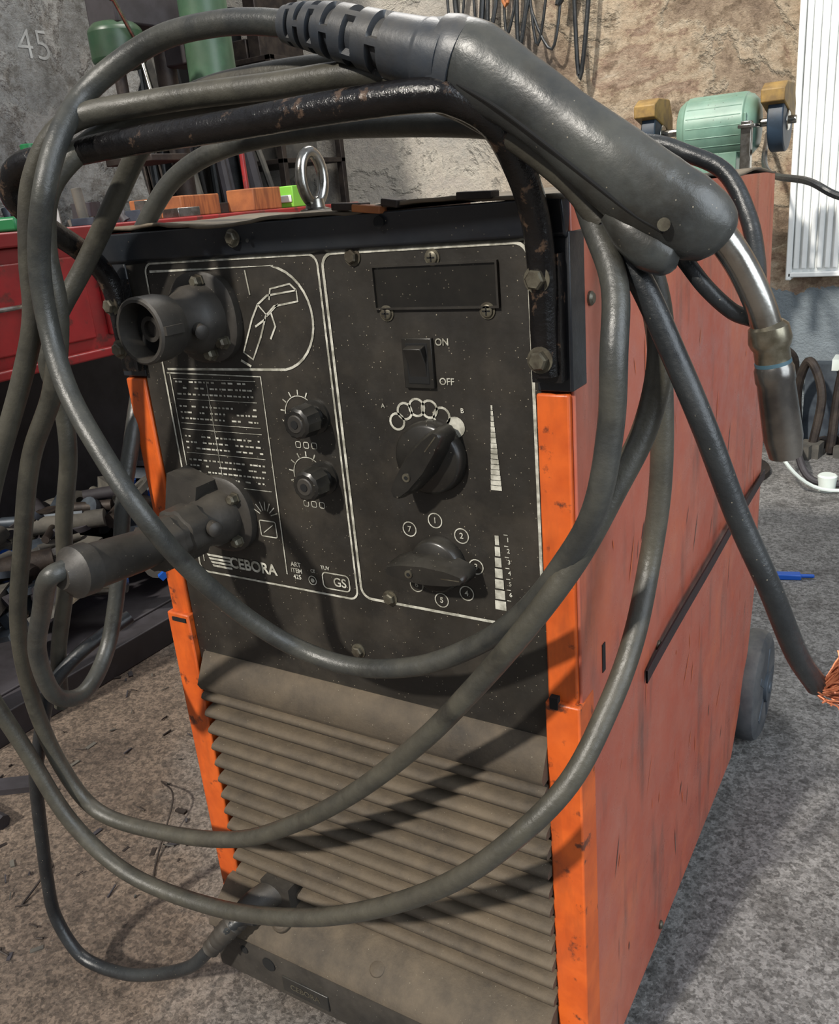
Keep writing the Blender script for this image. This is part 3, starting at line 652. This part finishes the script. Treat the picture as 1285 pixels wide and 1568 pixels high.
b=MB().use('rust'); b.box((px-.12,py-.14,1.016),(px+.12,py+.18,1.05)); b.cyl((px,py+.1,1.05),(px,py+.1,1.95),.032); b.box((px-.10,py-.12,1.18),(px+.10,py+.05,1.2)); b.cyl((px,py-.09,1.30),(px,py-.09,1.5),.018); b.lathe((px,py-.09,1.25),(0,0,1),[(0,.012),(.01,.022),(.05,.024)],20); b.obj('column_and_base',DP,bevel=.003)
b=MB().use('dgreen'); b.lathe((px-.0,py-.08,1.44),(0,0,1),[(0,.06),(.02,.078),(.10,.078),(.12,.06)],36); b.use('rail'); b.prism([(px-.06,py-.12),(px+.06,py-.12),(px+.07,py+.14),(px-.07,py+.14)],2,1.55,1.85)
b.use('lgreen'); b.cyl((px+.17,py+.12,1.36),(px+.17,py+.12,1.62),.072,seg=32); b.cyl((px+.17,py+.12,1.33),(px+.17,py+.12,1.36),.05,seg=24); b.use('rail'); b.box((px+.02,py+.08,1.45),(px+.12,py+.16,1.53)); b.obj('head_and_motor',DP,bevel=.006)
b=MB().use('steel')
for a in (20,140,260):
    a=math.radians(a); c=Vector((px+.08,py-.08,1.5)); e=c+Vector((.05,.14*math.cos(a),.14*math.sin(a))); b.cyl(c,e,.006); b.cyl(e,e+(e-c).normalized()*.03,.012)
b.obj('feed_levers',DP)
SR=empty('storage_rack')
b=MB().use('rust')
for x in (-3.2,-2.5,-1.8):
    b.box((x,2.5,0),(x+.03,2.53,1.62)); b.box((x,2.93,0),(x+.03,2.96,1.62))
for z in (.4,.85,1.2,1.6): b.box((-3.2,2.5,z),(-1.77,2.96,z+.02))
b.obj('frame',SR,bevel=.002)
b=MB(); random.seed(9)
for z in (.42,.87,1.22,1.62):
    x=-3.15
    while x<-1.9:
        w=random.uniform(.05,.16); h=random.uniform(.06,.25 if z<1.1 else .30); b.use(random.choice(['rust','cardboard','rail','bluejunk','dark','rail']))
        if random.random()<.7: b.box((x,2.55,z),(x+w,2.85,z+h))
        else: b.cyl((x+w/2,2.65,z),(x+w/2,2.65,z+h),w/2)
        x+=w+.01
b.obj('stored_parts',SR,bevel=.004)
b=MB().use('blackhose')
random.seed(21)
for i in range(11):
    x=-1.14+i*.05+random.uniform(-.02,.02); lz=random.uniform(-.25,.05); b.sweep([(x,3.0,2.3),(x+random.uniform(-.05,.05),2.95,2.0),(x+random.uniform(-.08,.08),2.93,1.75),(x+.03,2.92,1.62+lz),(x+.08,2.93,1.8),(x+.06,3.0,2.25)],random.choice([.006,.009,.012]),8,6)
b.use('wood'); b.sweep([(-.9,3.0,2.3),(-.92,2.93,1.9),(-.88,2.91,1.7),(-.83,2.96,2.2)],.008,8,6)
b.obj('hanging_leads')
b=MB().use('rail')
for i in range(34):
    b.use(random.choice(['rail','rust','blackhose','dark','cardboard']))
    y=2.0+random.uniform(-.05,.45); x=-1.95+random.uniform(-.25,.2); b.sweep([(x-.15,y,2.7),(x-.08+random.uniform(0,.04),y+random.uniform(-.1,.1),1.8),(x+random.uniform(-.05,.1),y+random.uniform(-.08,.08),.9),(x+.1,y,.0)],random.choice([.008,.014,.022,.035]),8,6)
b.use('dark'); b.box((-2.5,2.1,0),(-2.0,2.45,2.6))
b.obj('leaning_bar_stock')
b=MB().use('blackhose'); b.sweep([(.10,2.99,1.12),(.30,1.9,1.00),(.46,1.5,.97),(.55,1.45,.93),(.75,1.45,.90),(1.2,1.5,.93),(2.0,2.99,1.0)],.008,10,8)
b.obj('slung_lead')
b=MB()
b.use('rust')
for p in [[(.30,2.80,.01),(.29,2.76,.22),(.33,2.72,.34),(.38,2.7,.22),(.36,2.68,.02)],[(.24,2.85,.01),(.27,2.8,.3),(.24,2.75,.38)],[(.42,2.7,.01),(.44,2.72,.30),(.50,2.7,.32)]]:
    b.sweep(p,.016,10,8)
b.use('bluejunk'); b.box((.30,2.86,0),(.62,2.93,.30)); b.use('bottle'); b.lathe((.46,2.30,0),(0,0,1),[(0,.025),(.05,.03),(.055,.025)],24); b.box((.40,2.75,.30),(.55,2.85,.34))
b.use('rail'); b.sweep([(.30,2.7,.05),(.35,2.4,.10),(.42,2.3,.03),(.6,2.35,.02)],.012,10,8)
b.use('bottle'); b.sweep([(.29,2.5,.2),(.32,2.2,.16),(.45,2.25,.02),(.7,2.4,.02)],.006,8,8)
random.seed(31)
for i in range(26):
    x=random.uniform(.3,.6);y=random.uniform(2.62,2.95);s=random.uniform(.01,.035); b.use(random.choice(['cardboard','bluejunk','rust'])); b.box((x-s,y-s,0),(x+s,y+s,s*1.5),Matrix.Rotation(random.random()*3,3,'Z'))
b.obj('metal_offcuts')
b=MB().use('paintblue'); b.box((.43,1.56,0),(.49,1.585,.015),Matrix.Rotation(.3,3,'Z')); b.cyl((.47,1.575,.008),(.52,1.59,.008),.005); b.obj('blue_clip',bevel=.003)

# ================================================================= LIGHT
w=bpy.data.worlds.new('workshop_daylight'); scene.world=w; w.use_nodes=True
nt=w.node_tree; bg=nt.nodes['Background']; tc=nt.nodes.new('ShaderNodeTexCoord'); sx=nt.nodes.new('ShaderNodeSeparateXYZ'); nt.links.new(tc.outputs['Generated'],sx.inputs[0])
rp=nt.nodes.new('ShaderNodeValToRGB'); rp.color_ramp.elements[0].position=.0; rp.color_ramp.elements[0].color=(.35,.33,.31,1); rp.color_ramp.elements[1].position=.6; rp.color_ramp.elements[1].color=(.82,.88,1,1)
nt.links.new(sx.outputs[2],rp.inputs[0]); nt.links.new(rp.outputs[0],bg.inputs[0]); bg.inputs[1].default_value=.46
def sun(name,d,e,ang,col):
    l=bpy.data.lights.new(name,'SUN'); l.energy=e; l.angle=math.radians(ang); l.color=col
    o=bpy.data.objects.new(name,l); COL.objects.link(o); o.rotation_euler=Vector(d).to_track_quat('-Z','Y').to_euler(); o.location=(-1,-3,4)
sun('daylight_sun',(.18,1,-.80),4.1,2.5,(1,.94,.85))
def area(name,loc,tgt,sz,e,col):
    l=bpy.data.lights.new(name,'AREA'); l.shape='RECTANGLE'; l.size=sz[0]; l.size_y=sz[1]; l.energy=e; l.color=col
    o=bpy.data.objects.new(name,l); COL.objects.link(o); o.location=loc; o.rotation_euler=(Vector(tgt)-Vector(loc)).to_track_quat('-Z','Y').to_euler()
area('open_door_light',(3.2,-.6,1.9),(.4,.4,.5),(2.4,2.6),100,(.82,.91,1))
area('left_wall_fill',(-.4,1.6,3.1),(-1.3,1.6,1.2),(1.2,.6),45,(1,.97,.92))  # added fill light to brighten the left wall and bench, no real fixture

# ================================================================= CAMERA
cd=bpy.data.cameras.new('camera'); cam=bpy.data.objects.new('camera',cd); COL.objects.link(cam); scene.camera=cam
right=Vector((.8561,.5096,-.086)); fwd=Vector((-.5061,.793,-.3392)); right.normalize(); fwd=(fwd-right*fwd.dot(right)).normalized(); up=right.cross(fwd)
mw=Matrix.Identity(4)
for i in range(3): mw[i][0]=right[i]; mw[i][1]=up[i]; mw[i][2]=-fwd[i]
mw[0][3],mw[1][3],mw[2][3]=.7606,-.6427,1.0073
cam.matrix_world=mw
cd.sensor_fit='HORIZONTAL'; cd.sensor_width=36; cd.lens=36*1326/1285; cd.clip_start=.02
